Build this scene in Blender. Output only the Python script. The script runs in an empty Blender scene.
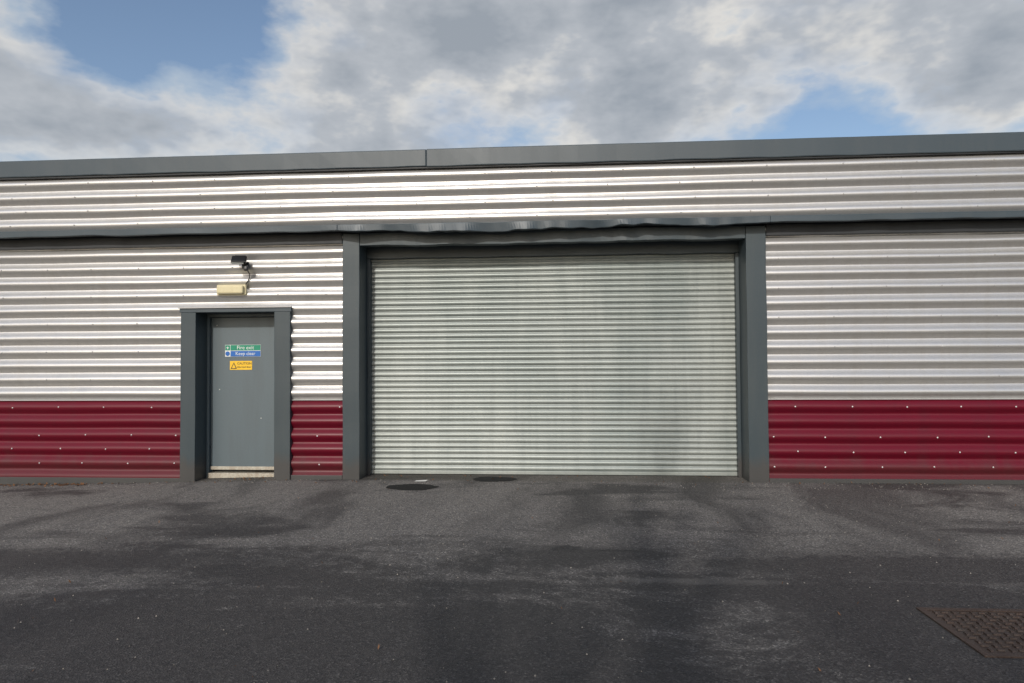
import bpy, math, random, bmesh
from mathutils import Vector, Matrix, noise
random.seed(7)
S=bpy.context.scene
# ------------------------------------------------------------------ helpers
def new_mat(name):
    m=bpy.data.materials.new(name); m.use_nodes=True
    nt=m.node_tree; b=nt.nodes["Principled BSDF"]
    return m,nt,b
def N(nt,t,**k):
    n=nt.nodes.new(t)
    for a,v in k.items():
        if a=="inp":
            for i,x in v.items(): n.inputs[i].default_value=x
        else: setattr(n,a,v)
    return n
def coords(nt,scale=(1,1,1)):
    g=N(nt,"ShaderNodeNewGeometry"); m=N(nt,"ShaderNodeMapping"); m.inputs["Scale"].default_value=scale
    nt.links.new(g.outputs["Position"],m.inputs["Vector"]); return m.outputs[0]
def noise_n(nt,vec,scale,detail=4,rough=.55,dist=0):
    n=N(nt,"ShaderNodeTexNoise",inp={"Scale":scale,"Detail":detail,"Roughness":rough,"Distortion":dist})
    nt.links.new(vec,n.inputs["Vector"]); return n.outputs["Fac"]
def ramp(nt,fac,stops):
    r=N(nt,"ShaderNodeValToRGB"); e=r.color_ramp.elements
    while len(e)<len(stops): e.new(.5)
    for i,(p,c) in enumerate(stops):
        e[i].position=p; e[i].color=(c,c,c,1) if not isinstance(c,tuple) else (*c,1)
    nt.links.new(fac,r.inputs[0]); return r.outputs[0]
def mixc(nt,fac,a,b,mode="MIX"):
    m=N(nt,"ShaderNodeMix",data_type="RGBA",blend_type=mode)
    for i,x in ((0,fac),(6,a),(7,b)):
        if isinstance(x,bpy.types.NodeSocket): nt.links.new(x,m.inputs[i])
        elif isinstance(x,tuple): m.inputs[i].default_value=(*x,1)
        else: m.inputs[i].default_value=x
    return m.outputs[2]
def math_n(nt,op,a,b=0.,clamp=False):
    m=N(nt,"ShaderNodeMath",operation=op,use_clamp=clamp)
    for i,x in ((0,a),(1,b)):
        if isinstance(x,bpy.types.NodeSocket): nt.links.new(x,m.inputs[i])
        else: m.inputs[i].default_value=x
    return m.outputs[0]
def bump(nt,b,h,strength,dist):
    n=N(nt,"ShaderNodeBump",inp={"Strength":strength,"Distance":dist})
    nt.links.new(h,n.inputs["Height"]); nt.links.new(n.outputs[0],b.inputs["Normal"])

# ------------------------------------------------------------------ materials
def metal_paint(name,col,metal,rough,dirtcol=None,dirt=.35,low_dirt=False,low=.6,spec=.5):
    m,nt,b=new_mat(name)
    vs=coords(nt,(5,5,.5))
    n2=noise_n(nt,vs,1.0,3,.65); nf=noise_n(nt,coords(nt),38,2,.7)
    dirtcol=dirtcol or tuple(c*.55 for c in col)
    c=mixc(nt,math_n(nt,"MULTIPLY",ramp(nt,n2,[(.45,0.),(.75,1.)]),dirt),col,dirtcol)
    c=mixc(nt,math_n(nt,"MULTIPLY",ramp(nt,nf,[(.5,0.),(.72,1.)]),dirt*.5),c,dirtcol)
    if low_dirt:
        s=N(nt,"ShaderNodeSeparateXYZ"); g=N(nt,"ShaderNodeNewGeometry"); nt.links.new(g.outputs["Position"],s.inputs[0])
        z=math_n(nt,"ADD",s.outputs[2],math_n(nt,"MULTIPLY",n2,-.35))
        f=ramp(nt,z,[(0.,low),(.16,0.)])
        c=mixc(nt,f,c,(.06,.050,.044))
    nt.links.new(c,b.inputs["Base Color"])
    b.inputs["Metallic"].default_value=metal
    b.inputs["Specular IOR Level"].default_value=spec
    r=math_n(nt,"ADD",math_n(nt,"MULTIPLY",n2,.18),rough-.09)
    nt.links.new(r,b.inputs["Roughness"])
    return m
M_silver=metal_paint("silver_cladding",(.60,.595,.585),.76,.38,(.34,.32,.29),.28)
M_red=metal_paint("burgundy_cladding",(.110,.0025,.013),.0,.42,(.05,.008,.013),.3,True,.25,.35)
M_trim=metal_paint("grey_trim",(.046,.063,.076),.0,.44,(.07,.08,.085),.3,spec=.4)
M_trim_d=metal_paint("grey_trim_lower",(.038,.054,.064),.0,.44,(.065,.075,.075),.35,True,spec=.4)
M_door=metal_paint("door_paint",(.090,.120,.138),.0,.45,(.065,.075,.075),.4)
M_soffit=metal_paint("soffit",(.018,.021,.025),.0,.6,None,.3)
M_alu=metal_paint("alu_strip",(.42,.40,.34),.1,.5,(.20,.13,.08),.9)
def flat(name,col,rough=.45):
    m,nt,b=new_mat(name); v=coords(nt); n=noise_n(nt,v,30,2)
    nt.links.new(mixc(nt,n,col,tuple(c*.75 for c in col)),b.inputs["Base Color"]); b.inputs["Roughness"].default_value=rough
    return m
M_black=flat("black_plastic",(.015,.015,.016),.4)
M_cream=metal_paint("aged_cream_plastic",(.58,.52,.33),.0,.45,(.4,.32,.16),.5)
M_white=flat("white_plastic",(.75,.75,.72),.4)
M_rivet=flat("screw_head",(.72,.70,.70),.4)
M_rivet_d=flat("screw_head_dull",(.45,.45,.45),.4)
M_roof=flat("roof_sheet",(.25,.27,.28),.5)
M_sgreen=flat("sign_green",(.0,.24,.14)); M_sblue=flat("sign_blue",(.006,.12,.45)); M_syel=flat("sign_yellow",(.85,.52,.02))
M_swhite=flat("sign_white",(.72,.75,.74)); M_sblack=flat("sign_black",(.02,.02,.02))
M_glass=flat("lamp_lens",(.35,.36,.34),.15)
M_bark,_nt,_b=new_mat("bark"); _b.inputs["Roughness"].default_value=.9
_n=noise_n(_nt,coords(_nt,(8,8,1.5)),2.,2); _nt.links.new(ramp(_nt,_n,[(.3,(.07,.05,.04)),(.7,(.15,.12,.09))]),_b.inputs["Base Color"])

# galvanised shutter
M_shut,nt,b=new_mat("galvanised_slats")
vs=coords(nt,(1.0,1,.45)); vz=coords(nt,(.15,.15,13.))
big=noise_n(nt,vs,.9,3,.6,.4); streak=noise_n(nt,coords(nt,(8,8,.5)),1.,3,.7); slat=noise_n(nt,vz,1.,1); fine=noise_n(nt,coords(nt,(30,30,90)),1.5,1,.7)
c=mixc(nt,ramp(nt,big,[(.36,0.),(.64,1.)]),(.24,.272,.262),(.335,.362,.345))
c=mixc(nt,math_n(nt,"MULTIPLY",ramp(nt,streak,[(.45,0.),(.75,1.)]),.45),c,(.18,.205,.20))
c=mixc(nt,math_n(nt,"MULTIPLY",ramp(nt,slat,[(.4,0.),(.65,1.)]),.3),c,(.40,.425,.405))
c=mixc(nt,math_n(nt,"MULTIPLY",ramp(nt,fine,[(.45,0.),(.7,1.)]),.25),c,(.16,.18,.18))
nt.links.new(c,b.inputs["Base Color"]); b.inputs["Metallic"].default_value=.35
nt.links.new(math_n(nt,"ADD",math_n(nt,"MULTIPLY",big,.2),.38),b.inputs["Roughness"])

# rusty iron
M_iron,nt,b=new_mat("rusty_iron"); v=coords(nt)
n1=noise_n(nt,v,9,4,.7); n2=noise_n(nt,v,120,2,.7)
c=ramp(nt,n1,[(.3,(.026,.016,.013)),(.5,(.052,.030,.022)),(.7,(.045,.036,.032))])
c=mixc(nt,ramp(nt,n2,[(.4,0.),(.7,.6)]),c,(.09,.075,.065)); nt.links.new(c,b.inputs["Base Color"])
b.inputs["Roughness"].default_value=.5; b.inputs["Metallic"].default_value=.3; bump(nt,b,n2,.5,.004)

# asphalt
M_asph,nt,b=new_mat("asphalt"); v=coords(nt)
agg=N(nt,"ShaderNodeTexVoronoi",inp={"Scale":95.}); nt.links.new(v,agg.inputs["Vector"])
sep=N(nt,"ShaderNodeSeparateColor"); nt.links.new(agg.outputs["Color"],sep.inputs[0])
mid=noise_n(nt,v,9,4,.75)
big=noise_n(nt,coords(nt,(1.,.40,1)),.9,3,.6,.5); big2=noise_n(nt,coords(nt,(.35,1.,1)),1.0,4,.62,.6)
c=ramp(nt,sep.outputs[0],[(0.,(.055,.052,.051)),(.5,(.118,.111,.107)),(.85,(.19,.18,.17)),(1.,(.36,.34,.31))])
c=mixc(nt,ramp(nt,mid,[(.38,0.),(.66,.6)]),c,(.168,.155,.143))
damp_shade=math_n(nt,"MULTIPLY",ramp(nt,big,[(.48,0.),(.62,1.)]),.6)
damp_shade=math_n(nt,"MAXIMUM",damp_shade,math_n(nt,"MULTIPLY",ramp(nt,big2,[(.51,0.),(.60,1.)]),.75))
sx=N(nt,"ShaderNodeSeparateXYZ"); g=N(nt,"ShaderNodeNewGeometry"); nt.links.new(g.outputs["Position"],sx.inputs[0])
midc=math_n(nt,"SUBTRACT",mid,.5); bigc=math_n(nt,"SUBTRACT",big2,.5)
fore_shade=ramp(nt,math_n(nt,"ADD",math_n(nt,"MULTIPLY",sx.outputs[1],-.14),math_n(nt,"ADD",math_n(nt,"MULTIPLY",bigc,1.5),math_n(nt,"MULTIPLY",midc,.6))),[(.36,0.),(.62,.9)])  # painted foreground shade: asphalt colour darkens towards the viewpoint
damp_shade=math_n(nt,"MAXIMUM",damp_shade,fore_shade)
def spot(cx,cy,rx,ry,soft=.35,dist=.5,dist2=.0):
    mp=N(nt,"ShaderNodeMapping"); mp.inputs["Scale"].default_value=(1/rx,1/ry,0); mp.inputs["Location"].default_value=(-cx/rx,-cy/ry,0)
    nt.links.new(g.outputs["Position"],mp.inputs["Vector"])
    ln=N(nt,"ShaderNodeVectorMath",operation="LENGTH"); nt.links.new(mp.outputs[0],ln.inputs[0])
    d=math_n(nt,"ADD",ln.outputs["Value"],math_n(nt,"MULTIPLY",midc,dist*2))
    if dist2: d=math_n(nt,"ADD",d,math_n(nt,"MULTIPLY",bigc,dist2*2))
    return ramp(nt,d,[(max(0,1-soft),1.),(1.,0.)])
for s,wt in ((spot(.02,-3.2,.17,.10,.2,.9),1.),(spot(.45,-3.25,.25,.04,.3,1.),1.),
          (spot(2.6,-3.6,2.2,.5,.5,.5,1.),.85),(spot(-4.6,-3.7,3.2,.4,.5,.5,1.),.9)):  # the two wide bands are soft ground shadows painted into the colour
    damp_shade=math_n(nt,"MAXIMUM",damp_shade,math_n(nt,"MULTIPLY",s,wt))
c=mixc(nt,damp_shade,c,mixc(nt,1.,c,(.20,.20,.22),"MULTIPLY"))  # damp patches, the broken spots and painted shade all darken the asphalt here
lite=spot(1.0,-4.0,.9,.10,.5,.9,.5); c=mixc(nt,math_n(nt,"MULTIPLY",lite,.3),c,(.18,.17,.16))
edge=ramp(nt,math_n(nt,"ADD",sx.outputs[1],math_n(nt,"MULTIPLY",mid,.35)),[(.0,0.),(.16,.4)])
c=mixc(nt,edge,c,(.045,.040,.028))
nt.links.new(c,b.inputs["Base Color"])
nt.links.new(math_n(nt,"SUBTRACT",.92,math_n(nt,"MULTIPLY",damp_shade,.30)),b.inputs["Roughness"])
b.inputs["Specular IOR Level"].default_value=.4
bump(nt,b,agg.outputs["Distance"],.9,.006)
M_tar,nt,b=new_mat("bitumen_patch"); v=coords(nt); n1=noise_n(nt,v,60,3,.7)
nt.links.new(ramp(nt,n1,[(.3,.006),(.7,.022)]),b.inputs["Base Color"]); b.inputs["Roughness"].default_value=.85; b.inputs["Specular IOR Level"].default_value=.25; bump(nt,b,n1,.8,.006)

# ------------------------------------------------------------------ mesh helpers
def obj(name,verts,faces,mat,parent=None,smooth=False):
    me=bpy.data.meshes.new(name); me.from_pydata(verts,[],faces); me.update()
    o=bpy.data.objects.new(name,me); S.collection.objects.link(o)
    if mat: me.materials.append(mat)
    if smooth:
        for p in me.polygons: p.use_smooth=True
    if parent: o.parent=parent
    return o
def empty(name):
    o=bpy.data.objects.new(name,None); S.collection.objects.link(o); return o
def box(name,x0,x1,y0,y1,z0,z1,mat,parent=None,bev=.004,wav=0.,seg=0,dent=0.):
    nx=max(1,int(seg)) ; axis='x' if (x1-x0)>=(z1-z0) else 'z'
    vs=[];fs=[]
    for i in range(nx+1):
        t=i/nx
        if axis=='x':
            x=x0+(x1-x0)*t
            w=wav*noise.noise(Vector((x*1.7,y0*3,z0))) ; w2=wav*noise.noise(Vector((x*2.3+9,y0*3,z0)))
            if dent:
                e=min(1,(x-x0)*2,(x1-x)*2)
                w+=dent*e*noise.noise(Vector((x*1.6,3,1)))+dent*.35*e*noise.noise(Vector((x*5.3,3,1)))
                w2+=dent*e*.8*(noise.noise(Vector((x*1.1,8,1)))-.2)+dent*.16*e*noise.noise(Vector((x*6.,5,1)))
                w2-=dent*.35*math.exp(-((x+1.1)/.7)**2); w-=dent*.4*math.exp(-((x+1.2)/.35)**2)
                w+=dent*.5*math.exp(-((x-.4)/.25)**2); w2+=dent*.3*math.exp(-((x-1.0)/.4)**2)
            vs+=[(x,y0+w,z0+w2),(x,y1,z0+w2),(x,y1,z1),(x,y0+w*.35,z1+w2*.15)]
        else:
            z=z0+(z1-z0)*t
            w=wav*noise.noise(Vector((x0*3,z*2.1,4))); w2=wav*noise.noise(Vector((x0*3+5,z*1.7,4)))
            vs+=[(x0+w2,y0+w,z),(x1+w2,y0+w,z),(x1,y1,z),(x0,y1,z)]
        if i:
            a=(i-1)*4;c=i*4
            for k in range(4):
                k2=(k+1)%4
                fs.append((a+k,a+k2,c+k2,c+k))
    e=nx*4
    fs.append((3,2,1,0)); fs.append((e,e+1,e+2,e+3))
    o=obj(name,vs,fs,mat,parent)
    bm=bmesh.new(); bm.from_mesh(o.data); bmesh.ops.recalc_face_normals(bm,faces=bm.faces); bm.to_mesh(o.data); bm.free()
    if bev:
        m=o.modifiers.new("b","BEVEL"); m.width=bev; m.segments=2; m.limit_method='ANGLE'; m.angle_limit=.6
    return o
PITCH=.19
def prof(s):
    h=.5-.5*math.cos(2*math.pi*s)
    return h**.75
def corr(name,x0,x1,z0,z1,y,mat,parent,phase=0.,amp=.052,pitch=PITCH,yo=0.):
    n=max(2,int((z1-z0)/pitch*16)); m=max(1,int((x1-x0)/.15)); vs=[];fs=[]
    for i in range(n+1):
        z=z0+(z1-z0)*i/n
        for j in range(m+1):
            x=x0+(x1-x0)*j/m
            wv=.004*noise.noise(Vector((x*1.1,z*1.5,y)))
            zw=.006*noise.noise(Vector((x*.9+30,z*2.,y)))
            yy=y-amp*prof((z-phase+zw)/pitch)+wv+yo
            vs.append((x,yy,z))
    for i in range(n):
        for j in range(m):
            a=i*(m+1)+j; fs.append((a,a+1,a+m+2,a+m+1))
    return obj(name,vs,fs,mat,parent,True)
def sheets(name,x0,x1,z0,z1,y,mat,parent,width=3.2,start=-14.3,**k):
    cuts=[x0]; c=start
    while c<x1:
        if c>x0+.15 and c<x1-.15: cuts.append(c)
        c+=width
    cuts.append(x1)
    for i in range(len(cuts)-1):
        corr(name,cuts[i],cuts[i+1]+(.03 if i<len(cuts)-2 else 0),z0,z1,y,mat,parent,yo=(i%2)*.002,**k)

# ------------------------------------------------------------------ ground
def gz(x):
    t=min(1,max(0,(-2.6-x)/5.4)); return -.10*t*t*(3-2*t)*1.0
xs=[-400,-100,-40,-20,-14]+[-12+.5*i for i in range(61)]+[20,40,100,400]
ys=[-400,-100,-40,-20,-10,-6,-3,-1,0,1,5,40,100,900]
vs=[(x,y,gz(x)) for y in ys for x in xs]; W=len(xs)
fs=[(j*W+i,j*W+i+1,(j+1)*W+i+1,(j+1)*W+i) for j in range(len(ys)-1) for i in range(W-1)]
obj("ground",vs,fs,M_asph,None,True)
for cx,cy,rx,ry in ((-1.87,-.56,.33,.20),(-.92,.04,.29,.18)):
    n=40; vs=[(cx,cy,.007)]
    for k in range(n):
        a=6.2832*k/n; q=1+.22*noise.noise(Vector((math.cos(a)*1.5+cx,math.sin(a)*1.5,3)))+.08*noise.noise(Vector((math.cos(a)*6+cx,math.sin(a)*6,3)))
        vs.append((cx+rx*q*math.cos(a),cy+ry*q*math.sin(a),.004))
    obj("bitumen_patch",vs,[(0,1+k,1+(k+1)%n) for k in range(n)],M_tar)

# ------------------------------------------------------------------ building
B=empty("warehouse_building")
XL,XR=-16.,13.
RB=1.055
ph=RB
for nm,a,c in (("lower_cladding_left",XL,-5.165),("lower_cladding_mid",-3.645,-2.93),("lower_cladding_right",2.615,XR)):
    sheets(nm,a,c,RB,3.30,0.,M_silver,B,phase=ph)
    sheets(nm.replace("lower","base"),a,c,-.12,RB-.002,.004,M_red,B,phase=ph)
sheets("lower_cladding_over_door",-5.165,-3.645,2.315,3.30,0.,M_silver,B,phase=ph)
for a,c in ((XL,-5.17),(-3.64,-2.935),(2.62,XR)):
    box("colour_joint_trim",a,c,-.030,.02,RB-.005,RB+.003,M_rivet_d,B,.001)
    box("base_flashing",a,c,-.055,.04,-.2,.050 if a>-10 else .0,M_trim_d,B,.004,.008,40)
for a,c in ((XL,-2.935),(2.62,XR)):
    box("canopy_shade_strip",a,c,-.064,.0,3.155,3.298,M_soffit,B,.004,.006,60)  # dark strip added as painted shade in the gap below the canopy
# upper cladding
sheets("upper_cladding",XL,XR,3.33,4.14,-.19,M_silver,B,phase=3.345,width=3.6,start=-15.1)
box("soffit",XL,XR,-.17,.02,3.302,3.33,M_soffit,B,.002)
for nm,a,c,dn in (("canopy_flashing_left",XL,-2.94,0.),("canopy_flashing_mid",-2.938,2.62,.10),("canopy_flashing_right",2.622,XR,0.)):
    box(nm,a,c,-.25,-.17,3.290,3.372,M_trim,B,.006,.014,160,dn)
# shutter bay surround
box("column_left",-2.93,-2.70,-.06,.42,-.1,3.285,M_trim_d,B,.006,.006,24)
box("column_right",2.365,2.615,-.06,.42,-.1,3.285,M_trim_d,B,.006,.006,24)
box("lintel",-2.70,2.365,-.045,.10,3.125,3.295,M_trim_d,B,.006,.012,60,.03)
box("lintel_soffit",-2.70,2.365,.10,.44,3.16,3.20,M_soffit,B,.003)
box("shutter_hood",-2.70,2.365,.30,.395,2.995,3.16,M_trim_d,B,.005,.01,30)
def shutter():
    x0,x1=-2.698,2.363; z=.055; pitch=.0762; vs=[];fs=[]; m=46; k=7; row=0
    while z<3.14:
        yo=.0025*noise.noise(Vector((z*7,1,1)))
        for i in range(k+1):
            t=i/k
            yy=.40-.020*math.sin(math.pi*min(1,t*1.12))**.8 if t<.89 else .405+(t-.89)*.02
            for j in range(m+1):
                x=x0+(x1-x0)*j/m
                sag=.006*noise.noise(Vector((x*.8,z*1.3,2)))
                tl=.006*noise.noise(Vector((x*.6,z*9,7)))
                bow=.012*noise.noise(Vector((x*.45+z*.5,z*.8,20)))
                vs.append((x,yy+yo+sag+tl*t+bow,z+t*pitch*.985+.003*noise.noise(Vector((x*.6,z*.4,5)))))
        z+=pitch; row+=1
    per=(k+1)
    for r in range(row*per-1):
        for j in range(m):
            a=r*(m+1)+j; fs.append((a,a+1,a+m+2,a+m+1))
    return obj("roller_shutter",vs,fs,M_shut,B,True)
sh=shutter()
box("shutter_bottom_rail",-2.698,2.363,.37,.42,.008,.055,M_shut,B,.004)
for sx_,a,c in (("left",-2.699,-2.655),("right",2.32,2.364)):
    box("shutter_guide_"+sx_,a,c,.30,.385,.0,2.99,M_trim_d,B,.004,.004,30)
box("shutter_backing",-2.75,2.42,.47,.5,-.1,3.4,M_soffit,B,0)
# door surround
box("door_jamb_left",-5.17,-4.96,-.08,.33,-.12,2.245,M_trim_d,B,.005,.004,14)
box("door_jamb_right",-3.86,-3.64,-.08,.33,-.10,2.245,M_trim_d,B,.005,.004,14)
box("door_header",-5.185,-3.625,-.085,.33,2.245,2.315,M_trim,B,.005,.003,14)
box("door_header_drip",-5.20,-3.61,-.105,-.087,2.300,2.322,M_rivet_d,B,.003)
box("door_frame_left",-4.96,-4.925,.22,.33,-.05,2.245,M_door,B,.004)
box("door_frame_right",-3.895,-3.86,.22,.33,-.05,2.245,M_door,B,.004)
box("door_frame_head",-4.925,-3.895,.22,.33,2.20,2.245,M_door,B,.004)
box("door_leaf",-4.918,-3.902,.262,.306,.075,2.194,M_door,B,.004)
box("door_weather_bar",-4.915,-3.905,.240,.261,.070,.115,M_alu,B,.004)
box("door_threshold",-4.925,-3.895,.19,.33,-.06,.030,M_alu,B,.006)
box("door_back",-4.96,-3.86,.34,.36,-.1,2.3,M_soffit,B,0)
for z in (.4,1.15,1.95): box("door_hinge",-4.93,-4.912,.240,.262,z,z+.1,M_trim,B,.003)
box("door_lock",-3.99,-3.965,.254,.262,1.02,1.10,M_rivet_d,B,.003)
for (x,z) in ((-4.80,1.18),(-4.84,2.08),(-4.2,.78)): box("door_scuff_plug",x,x+.012,.258,.263,z,z+.012,M_white,B,.002)
# eaves
box("eaves_fascia",XL,-1.75,-.270,.0,4.105,4.332,M_trim,B,.012,.010,60)
box("eaves_fascia_right",-1.748,XR,-.272,.0,4.10,4.335,M_trim,B,.012,.010,60)
box("eaves_drip",XL,XR,-.25,-.20,4.085,4.104,M_soffit,B,.002)
# roof & body
obj("roof",[(XL,-.1,4.33),(XR,-.1,4.33),(XR,14,5.3),(XL,14,5.3),(XR,28,4.33),(XL,28,4.33)],[(0,1,2,3),(3,2,4,5)],M_roof,B)
obj("side_walls",[(XL,.05,-.2),(XL,28,-.2),(XL,28,4.33),(XL,14,5.3),(XL,.05,4.33),(XR,.05,-.2),(XR,28,-.2),(XR,28,4.33),(XR,14,5.3),(XR,.05,4.33)],
    [(0,1,2,3,4),(9,8,7,6,5),(1,6,7,2)],M_silver,B)
obj("liner_wall",[(XL,.06,-.2),(-5.17,.06,-.2),(-5.17,.06,4.3),(XL,.06,4.3),(2.62,.06,-.2),(XR,.06,-.2),(XR,.06,4.3),(2.62,.06,4.3)],[(0,1,2,3),(4,5,6,7)],M_soffit,B)
# screws
def screws(name,pts,mat,r=.009):
    vs=[];fs=[]
    for (x,y,z) in pts:
        o=len(vs); 
        for rr,dy in ((r*1.5,0),(r*1.5,-.002),(r,-.003),(r*.8,-.008)):
            for k in range(8):
                a=k*math.pi/4; vs.append((x+rr*math.cos(a),y+dy,z+rr*math.sin(a)))
        for l in range(3):
            for k in range(8):
                k2=(k+1)%8; fs.append((o+l*8+k,o+l*8+k2,o+(l+1)*8+k2,o+(l+1)*8+k))
        fs.append(tuple(o+24+k for k in range(8)))
    obj(name,vs,fs,mat,B)
pr=[];pw=[]
def okx(x,z): return not(-5.22<x<-3.6 and z<2.35) and not (-2.97<x<2.65)
for row in (.5,2.5,3.5,4.5):
    z=RB-row*PITCH; x=-15.8
    while x<XR:
        xx=x+random.uniform(-.03,.03)+(.3 if row in(3.5,.5) else 0); zz=z+random.uniform(-.008,.008)
        if okx(xx,zz) : pr.append((xx,-.050,zz))
        x+=.66
for row in (1,3,5,7,9):
    z=RB+(row+.5)*PITCH; x=-15.7
    while x<XR:
        xx=x+random.uniform(-.02,.02)
        if okx(xx,z): pw.append((xx,-.052,z+random.uniform(-.006,.006)))
        x+=.66
for row in (0,1,2,3):
    z=3.345+(row+.5)*PITCH; x=-15.6+.2*(row%2)
    while x<XR: pw.append((x+random.uniform(-.02,.02),-.242,z)); x+=.9
screws("cladding_screws_base",pr,M_rivet,.0062); screws("cladding_screws",pw,M_rivet_d,.006)

# ------------------------------------------------------------------ text
def text(body,x,y,z,size,mat,parent,name):
    cu=bpy.data.curves.new(name,"FONT"); cu.body=body; cu.size=size; cu.align_x='CENTER'; cu.align_y='CENTER'; cu.extrude=.0008
    t=bpy.data.objects.new("tmp",cu); S.collection.objects.link(t); bpy.context.view_layer.update()
    me=bpy.data.meshes.new_from_object(t.evaluated_get(bpy.context.evaluated_depsgraph_get()))
    bpy.data.objects.remove(t); me.transform(Matrix.Rotation(math.pi/2,4,'X')); me.transform(Matrix.Translation((x,y,z)))
    me.materials.clear(); me.materials.append(mat); o=bpy.data.objects.new(name,me); S.collection.objects.link(o); o.parent=parent
E=empty("fire_exit_sign")
yS=.258
box("panel",-4.715,-4.20,yS,.2615,1.645,1.81,M_swhite,E,.001)
box("green_band",-4.635,-4.203,yS-.002,yS-.0003,1.731,1.807,M_sgreen,E,0)
box("blue_band",-4.635,-4.203,yS-.002,yS-.0003,1.648,1.724,M_sblue,E,0)
box("green_symbol",-4.711,-4.642,yS-.002,yS-.0003,1.733,1.805,M_sgreen,E,0)
text("Fire exit",-4.42,yS-.003,1.769,.074,M_swhite,E,"lettering_fire_exit"); text("Keep clear",-4.42,yS-.003,1.686,.066,M_swhite,E,"lettering_keep_clear")
box("running_man_body",-4.682,-4.670,yS-.004,yS-.0022,1.750,1.785,M_swhite,E,0)
box("running_man_arm",-4.696,-4.656,yS-.0041,yS-.0023,1.768,1.774,M_swhite,E,0)
def disc(name,cx,y,cz,r,mat,parent):
    n=24; vs=[(cx+r*math.cos(2*math.pi*k/n),y,cz+r*math.sin(2*math.pi*k/n)) for k in range(n)]
    obj(name,vs,[tuple(range(n))],mat,parent)
disc("blue_disc",-4.677,yS-.003,1.687,.032,M_sblue,E)
Y=empty("caution_sign")
box("panel",-4.645,-4.325,yS,.2615,1.46,1.585,M_syel,Y,.001)
obj("warning_triangle",[(-4.632,yS-.002,1.475),(-4.542,yS-.002,1.475),(-4.587,yS-.002,1.565)],[(0,1,2)],M_sblack,Y)
obj("warning_triangle_inner",[(-4.615,yS-.003,1.485),(-4.559,yS-.003,1.485),(-4.587,yS-.003,1.545)],[(0,1,2)],M_syel,Y)
text("CAUTION",-4.435,yS-.002,1.548,.046,M_sblack,Y,"lettering_caution"); text("Alarmed door",-4.435,yS-.002,1.500,.036,M_sblack,Y,"lettering_body")

# ------------------------------------------------------------------ bulkhead light
K=empty("bulkhead_light")
box("base",-4.665,-4.255,-.085,-.035,2.475,2.62,M_cream,K,.015)
box("diffuser",-4.645,-4.275,-.135,-.083,2.49,2.605,M_cream,K,.022)
# ------------------------------------------------------------------ floodlight
F=empty("security_floodlight")
def rotbox(name,c,s,rx,rz,mat,bev=.006):
    o=box(name,-s[0]/2,s[0]/2,-s[1]/2,s[1]/2,-s[2]/2,s[2]/2,mat,F,bev)
    o.rotation_euler=(rx,0,rz); o.location=c; return o
rotbox("wall_plate",(-4.27,-.06,2.88),(.09,.04,.09),0,0,M_black)
rotbox("bracket",(-4.27,-.11,2.90),(.03,.09,.03),-.2,0,M_black)
rotbox("lamp_head",(-4.30,-.19,2.935),(.19,.05,.125),-.75,.25,M_black,.01)
rotbox("lamp_lens",(-4.305,-.212,2.914),(.155,.008,.095),-.75,.25,M_glass,.002)
rotbox("lamp_fins",(-4.295,-.165,2.96),(.14,.04,.08),-.75,.25,M_black,.004)
rotbox("sensor_arm",(-4.23,-.12,2.85),(.03,.06,.05),0,0,M_black)
rotbox("motion_sensor",(-4.215,-.165,2.825),(.065,.06,.075),-.3,.2,M_black,.02)
cu=bpy.data.curves.new("cable","CURVE"); cu.dimensions='3D'; cu.bevel_depth=.007; sp=cu.splines.new('BEZIER'); pts=[(-4.27,-.075,2.85),(-4.21,-.07,2.74),(-4.28,-.06,2.60)]
sp.bezier_points.add(2)
for q,p in zip(sp.bezier_points,pts): q.co=p; q.handle_left_type=q.handle_right_type='AUTO'
o=bpy.data.objects.new("cable",cu); S.collection.objects.link(o); cu.materials.append(M_black); o.parent=F

# ------------------------------------------------------------------ manhole cover
H=empty("manhole_cover")
x0,x1,y0,y1=2.22,2.98,-5.17,-4.46
for nm,a in {"frame_1":(x0,x1,y0,y0+.04),"frame_2":(x0,x1,y1-.04,y1),"frame_3":(x0,x0+.04,y0+.04,y1-.04),"frame_4":(x1-.04,x1,y0+.04,y1-.04)}.items():
    box(nm,*a,-.02,.010,M_iron,H,.003)
xm=(x0+x1)/2
box("plate_1",x0+.045,xm-.003,y0+.045,y1-.045,-.02,.004,M_iron,H,.003); box("plate_2",xm+.003,x1-.045,y0+.045,y1-.045,-.02,.004,M_iron,H,.003)
vs=[];fs=[]
for i in range(12):
    for j in range(11):
        cx=x0+.075+i*.055; cy=y0+.08+j*.055
        if abs(cx-xm)<.02 or cx>x1-.06 or cy>y1-.06: continue
        L_,w_=(.021,.008) if (i+j)%2 else (.008,.021); o_=len(vs)
        vs+=[(cx-L_,cy-w_,.003),(cx+L_,cy-w_,.003),(cx+L_,cy+w_,.003),(cx-L_,cy+w_,.003)]
        vs+=[(cx-L_*.8,cy-w_*.7,.012),(cx+L_*.8,cy-w_*.7,.012),(cx+L_*.8,cy+w_*.7,.012),(cx-L_*.8,cy+w_*.7,.012)]
        fs+=[(o_+4,o_+5,o_+6,o_+7)]+[(o_+k,o_+(k+1)%4,o_+4+(k+1)%4,o_+4+k) for k in range(4)]
obj("raised_tread",vs,fs,M_iron,H)

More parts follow.
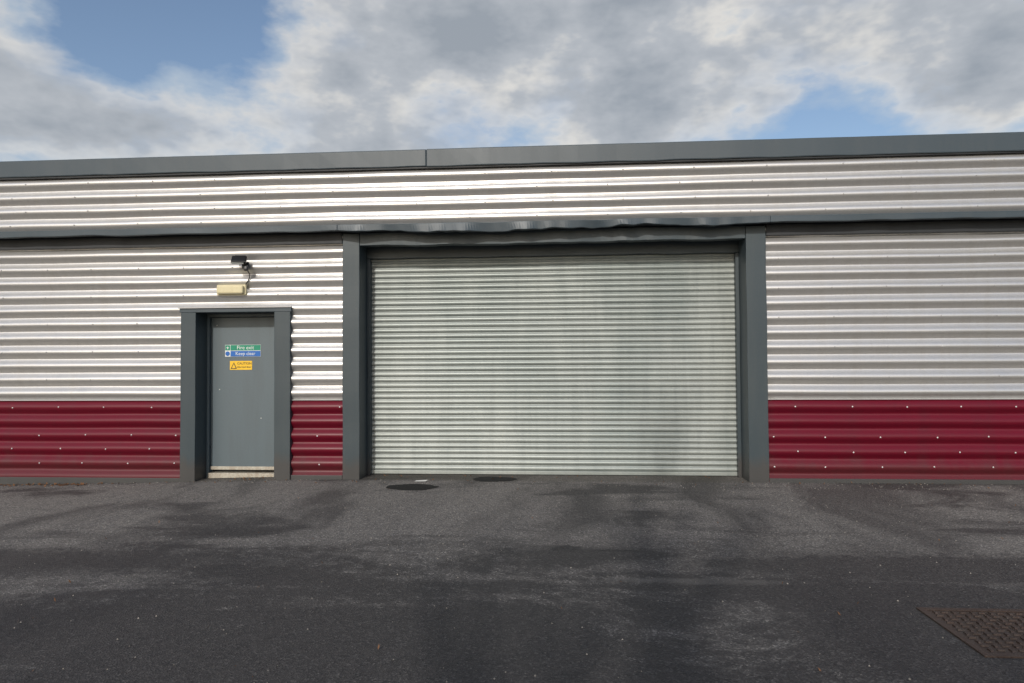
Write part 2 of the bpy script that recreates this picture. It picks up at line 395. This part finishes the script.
# ------------------------------------------------------------------ leaves, litter
M_leaf=flat("dead_leaf",(.16,.075,.03),.7)
vs=[];fs=[]
def leaf(x,y,s):
    z=gz(x)+.004; a=random.uniform(0,6.28); o=len(vs); t=random.uniform(.0,.03)
    for (u,v_,h) in ((-1,0,0),(0,-.5,t*.6),(1,0,t),(0,.5,t*.3)):
        vs.append((x+s*(u*math.cos(a)-v_*math.sin(a)),y+s*(u*math.sin(a)+v_*math.cos(a)),z+h))
    fs.append((o,o+1,o+2,o+3))
for i in range(110): leaf(random.gauss(-6.9,.45),-.1-abs(random.gauss(0,.07)),random.uniform(.012,.035))
for i in range(90): leaf(random.uniform(-9,6),-.09-abs(random.gauss(0,.12)),random.uniform(.008,.02))
for i in range(40): leaf(random.uniform(-2.5,2.2),.3-abs(random.gauss(0,.12)),random.uniform(.008,.02))
for i in range(12): leaf(random.uniform(-4.8,-4.0),.1-abs(random.gauss(0,.12)),random.uniform(.01,.025))
for i in range(60): leaf(random.uniform(-6,5),random.uniform(-6,-.4),random.uniform(.005,.013))
obj("fallen_leaves",vs,fs,M_leaf)
obj("paper_litter",[(-1.93,-.20,.006),(-1.78,-.22,.012),(-1.76,-.15,.02),(-1.92,-.13,.008)],[(0,1,2,3)],M_white)
vs=[];fs=[]
for i in range(900):
    x=random.uniform(-7,5.5); y=random.uniform(-6.2,-.2) if i%3 else random.uniform(-.5,-.06); r=random.uniform(.003,.008); z=gz(x)+.001; o_=len(vs); a=random.uniform(0,2)
    vs+=[(x+r*math.cos(a+k*2.09),y+r*math.sin(a+k*2.09),z) for k in range(3)]+[(x,y,z+r*1.1)]
    fs+=[(o_,o_+1,o_+3),(o_+1,o_+2,o_+3),(o_+2,o_,o_+3)]
obj("loose_gravel",vs,fs,flat("grit",(.30,.28,.25),.8))

# ------------------------------------------------------------------ bare trees behind the viewpoint (their shadows fall on the yard)
def tree(name,bx,by,height,seed,rad=.022):
    rnd=random.Random(seed); vs=[];fs=[]
    def tube(p,d,L,r,depth):
        q=p.copy(); dirv=d.copy(); seg=4 if depth>2 else 2; pts=[]
        for i in range(seg+1):
            pts.append((q.copy(),r*(1-.45*i/seg)))
            k_=.13 if depth<5 else .05
            dirv=(dirv+Vector((rnd.uniform(-k_,k_),rnd.uniform(-k_,k_),rnd.uniform(-.02,.12)))).normalized()
            if i<seg: q=q+dirv*(L/seg)
        u=d.orthogonal().normalized(); w=d.cross(u).normalized(); o=len(vs); k=6 if depth>2 else 3
        for c,rr in pts:
            for j in range(k):
                a=6.283*j/k; vs.append(tuple(c+u*rr*math.cos(a)+w*rr*math.sin(a)))
        for i in range(seg):
            for j in range(k):
                fs.append((o+i*k+j,o+i*k+(j+1)%k,o+(i+1)*k+(j+1)%k,o+(i+1)*k+j))
        if depth==0: return
        nb=4 if depth>3 else 3
        for b_ in range(nb):
            t=rnd.uniform(.35,1.) if b_ else 1.
            idx=min(seg,int(t*seg+.5)); c,rr=pts[idx]
            ax=Vector((rnd.uniform(-1,1),rnd.uniform(-1,1),rnd.uniform(-.1,.6))).normalized()
            nd=(dirv*(.75 if b_ else 1.6)+ax*.75).normalized()
            tube(c,nd,L*rnd.uniform(.6,.78),rr*(.62 if b_ else .85),depth-1)
    tube(Vector((bx,by,-.1)),Vector((0,0,1)),height*.34,height*rad,5)
    obj(name,vs,fs,M_bark,None,True)
tree("bare_tree",-.35,-12.0,8.5,3,.042)
tree("bare_tree.001",-5.6,-13.5,8,5,.030)
tree("bare_tree.002",3.6,-14.5,8,11,.026)

# ------------------------------------------------------------------ world
w=bpy.data.worlds.new("World"); S.world=w; w.use_nodes=True; nt=w.node_tree
EL=math.radians(29); AZ=math.radians(191.5)
sund=Vector((-math.sin(math.radians(11.5))*math.cos(EL),-math.cos(math.radians(11.5))*math.cos(EL),math.sin(EL)))
sky=N(nt,"ShaderNodeTexSky",sky_type='NISHITA',sun_disc=False,sun_elevation=EL,sun_rotation=AZ,air_density=1.,dust_density=2.2,ozone_density=1.1)
bg=nt.nodes["Background"]; bg.inputs[1].default_value=.135
nt.links.new(sky.outputs[0],bg.inputs[0])
tc=N(nt,"ShaderNodeTexCoord"); D=tc.outputs["Generated"]
mp=N(nt,"ShaderNodeMapping"); mp.inputs["Scale"].default_value=(1,1,1.9); mp.inputs["Location"].default_value=(5.3,2.7,.2); nt.links.new(D,mp.inputs[0])
n1=noise_n(nt,mp.outputs[0],3.8,6,.56,.0)
dens=n1
def blob(px,py,r,wt):
    global dens
    az=math.atan((px-512)/683)-math.radians(4.2); el=math.atan((358-py)/(683/math.cos(math.atan((px-512)/683))))
    c=Vector((math.sin(az)*math.cos(el),math.cos(az)*math.cos(el),math.sin(el)))
    dp=N(nt,"ShaderNodeVectorMath",operation="DISTANCE"); nt.links.new(D,dp.inputs[0]); dp.inputs[1].default_value=c
    mr=N(nt,"ShaderNodeMapRange",interpolation_type='SMOOTHSTEP'); mr.inputs["From Min"].default_value=0; mr.inputs["From Max"].default_value=r
    mr.inputs["To Min"].default_value=wt; mr.inputs["To Max"].default_value=0; nt.links.new(dp.outputs["Value"],mr.inputs["Value"])
    dens=math_n(nt,"ADD",dens,mr.outputs[0])
for q in ((340,120,.16,.16),(200,100,.13,.16),(50,75,.20,.14),(400,0,.26,.20),(560,10,.26,.16),(700,70,.20,.15),(900,40,.22,.22),(1000,50,.14,.14),(600,130,.14,.06),
          (120,5,.17,-.17),(430,75,.12,-.08),(880,130,.16,-.15),(570,95,.10,-.10),(50,150,.12,-.10)): blob(*q)
sy=N(nt,"ShaderNodeSeparateXYZ"); nt.links.new(D,sy.inputs[0])
mr=N(nt,"ShaderNodeMapRange"); mr.inputs["From Min"].default_value=.35; mr.inputs["From Max"].default_value=-.3; mr.inputs["To Min"].default_value=0; mr.inputs["To Max"].default_value=-.10
nt.links.new(sy.outputs[1],mr.inputs["Value"]); dens=math_n(nt,"ADD",dens,mr.outputs[0])
mask=ramp(nt,dens,[(.43,0.),(.53,.6),(.64,.95)])
n2=noise_n(nt,mp.outputs[0],7.5,4,.6)
cc=ramp(nt,math_n(nt,"ADD",dens,math_n(nt,"MULTIPLY",math_n(nt,"SUBTRACT",n2,.5),.55)),[(.46,(.58,.67,.76)),(.56,(.86,.84,.80)),(.66,(.55,.58,.62)),(.82,(.38,.42,.47))])
bg2=N(nt,"ShaderNodeBackground",inp={"Strength":.86}); nt.links.new(cc,bg2.inputs[0])
mx=N(nt,"ShaderNodeMixShader"); nt.links.new(mask,mx.inputs[0]); nt.links.new(bg.outputs[0],mx.inputs[1]); nt.links.new(bg2.outputs[0],mx.inputs[2])
nt.links.new(mx.outputs[0],nt.nodes["World Output"].inputs[0])
# sun
l=bpy.data.lights.new("sun","SUN"); l.energy=2.5; l.angle=math.radians(1.6); l.color=(1,.95,.88)
so=bpy.data.objects.new("sun",l); S.collection.objects.link(so); so.rotation_euler=sund.to_track_quat('Z','Y').to_euler()
# camera
cd=bpy.data.cameras.new("camera"); cd.sensor_width=36; cd.lens=683/1024*36; cd.clip_end=2000
cam=bpy.data.objects.new("camera",cd); S.collection.objects.link(cam); S.camera=cam
R=Matrix.Rotation(math.radians(4.2),4,'Z')@Matrix.Rotation(math.radians(90+1.4),4,'X')@Matrix.Rotation(-.006,4,'Z')
cam.matrix_world=Matrix.Translation((0,-9,1.6))@R
S.view_settings.view_transform='Standard'; S.view_settings.look='None'; S.view_settings.exposure=0
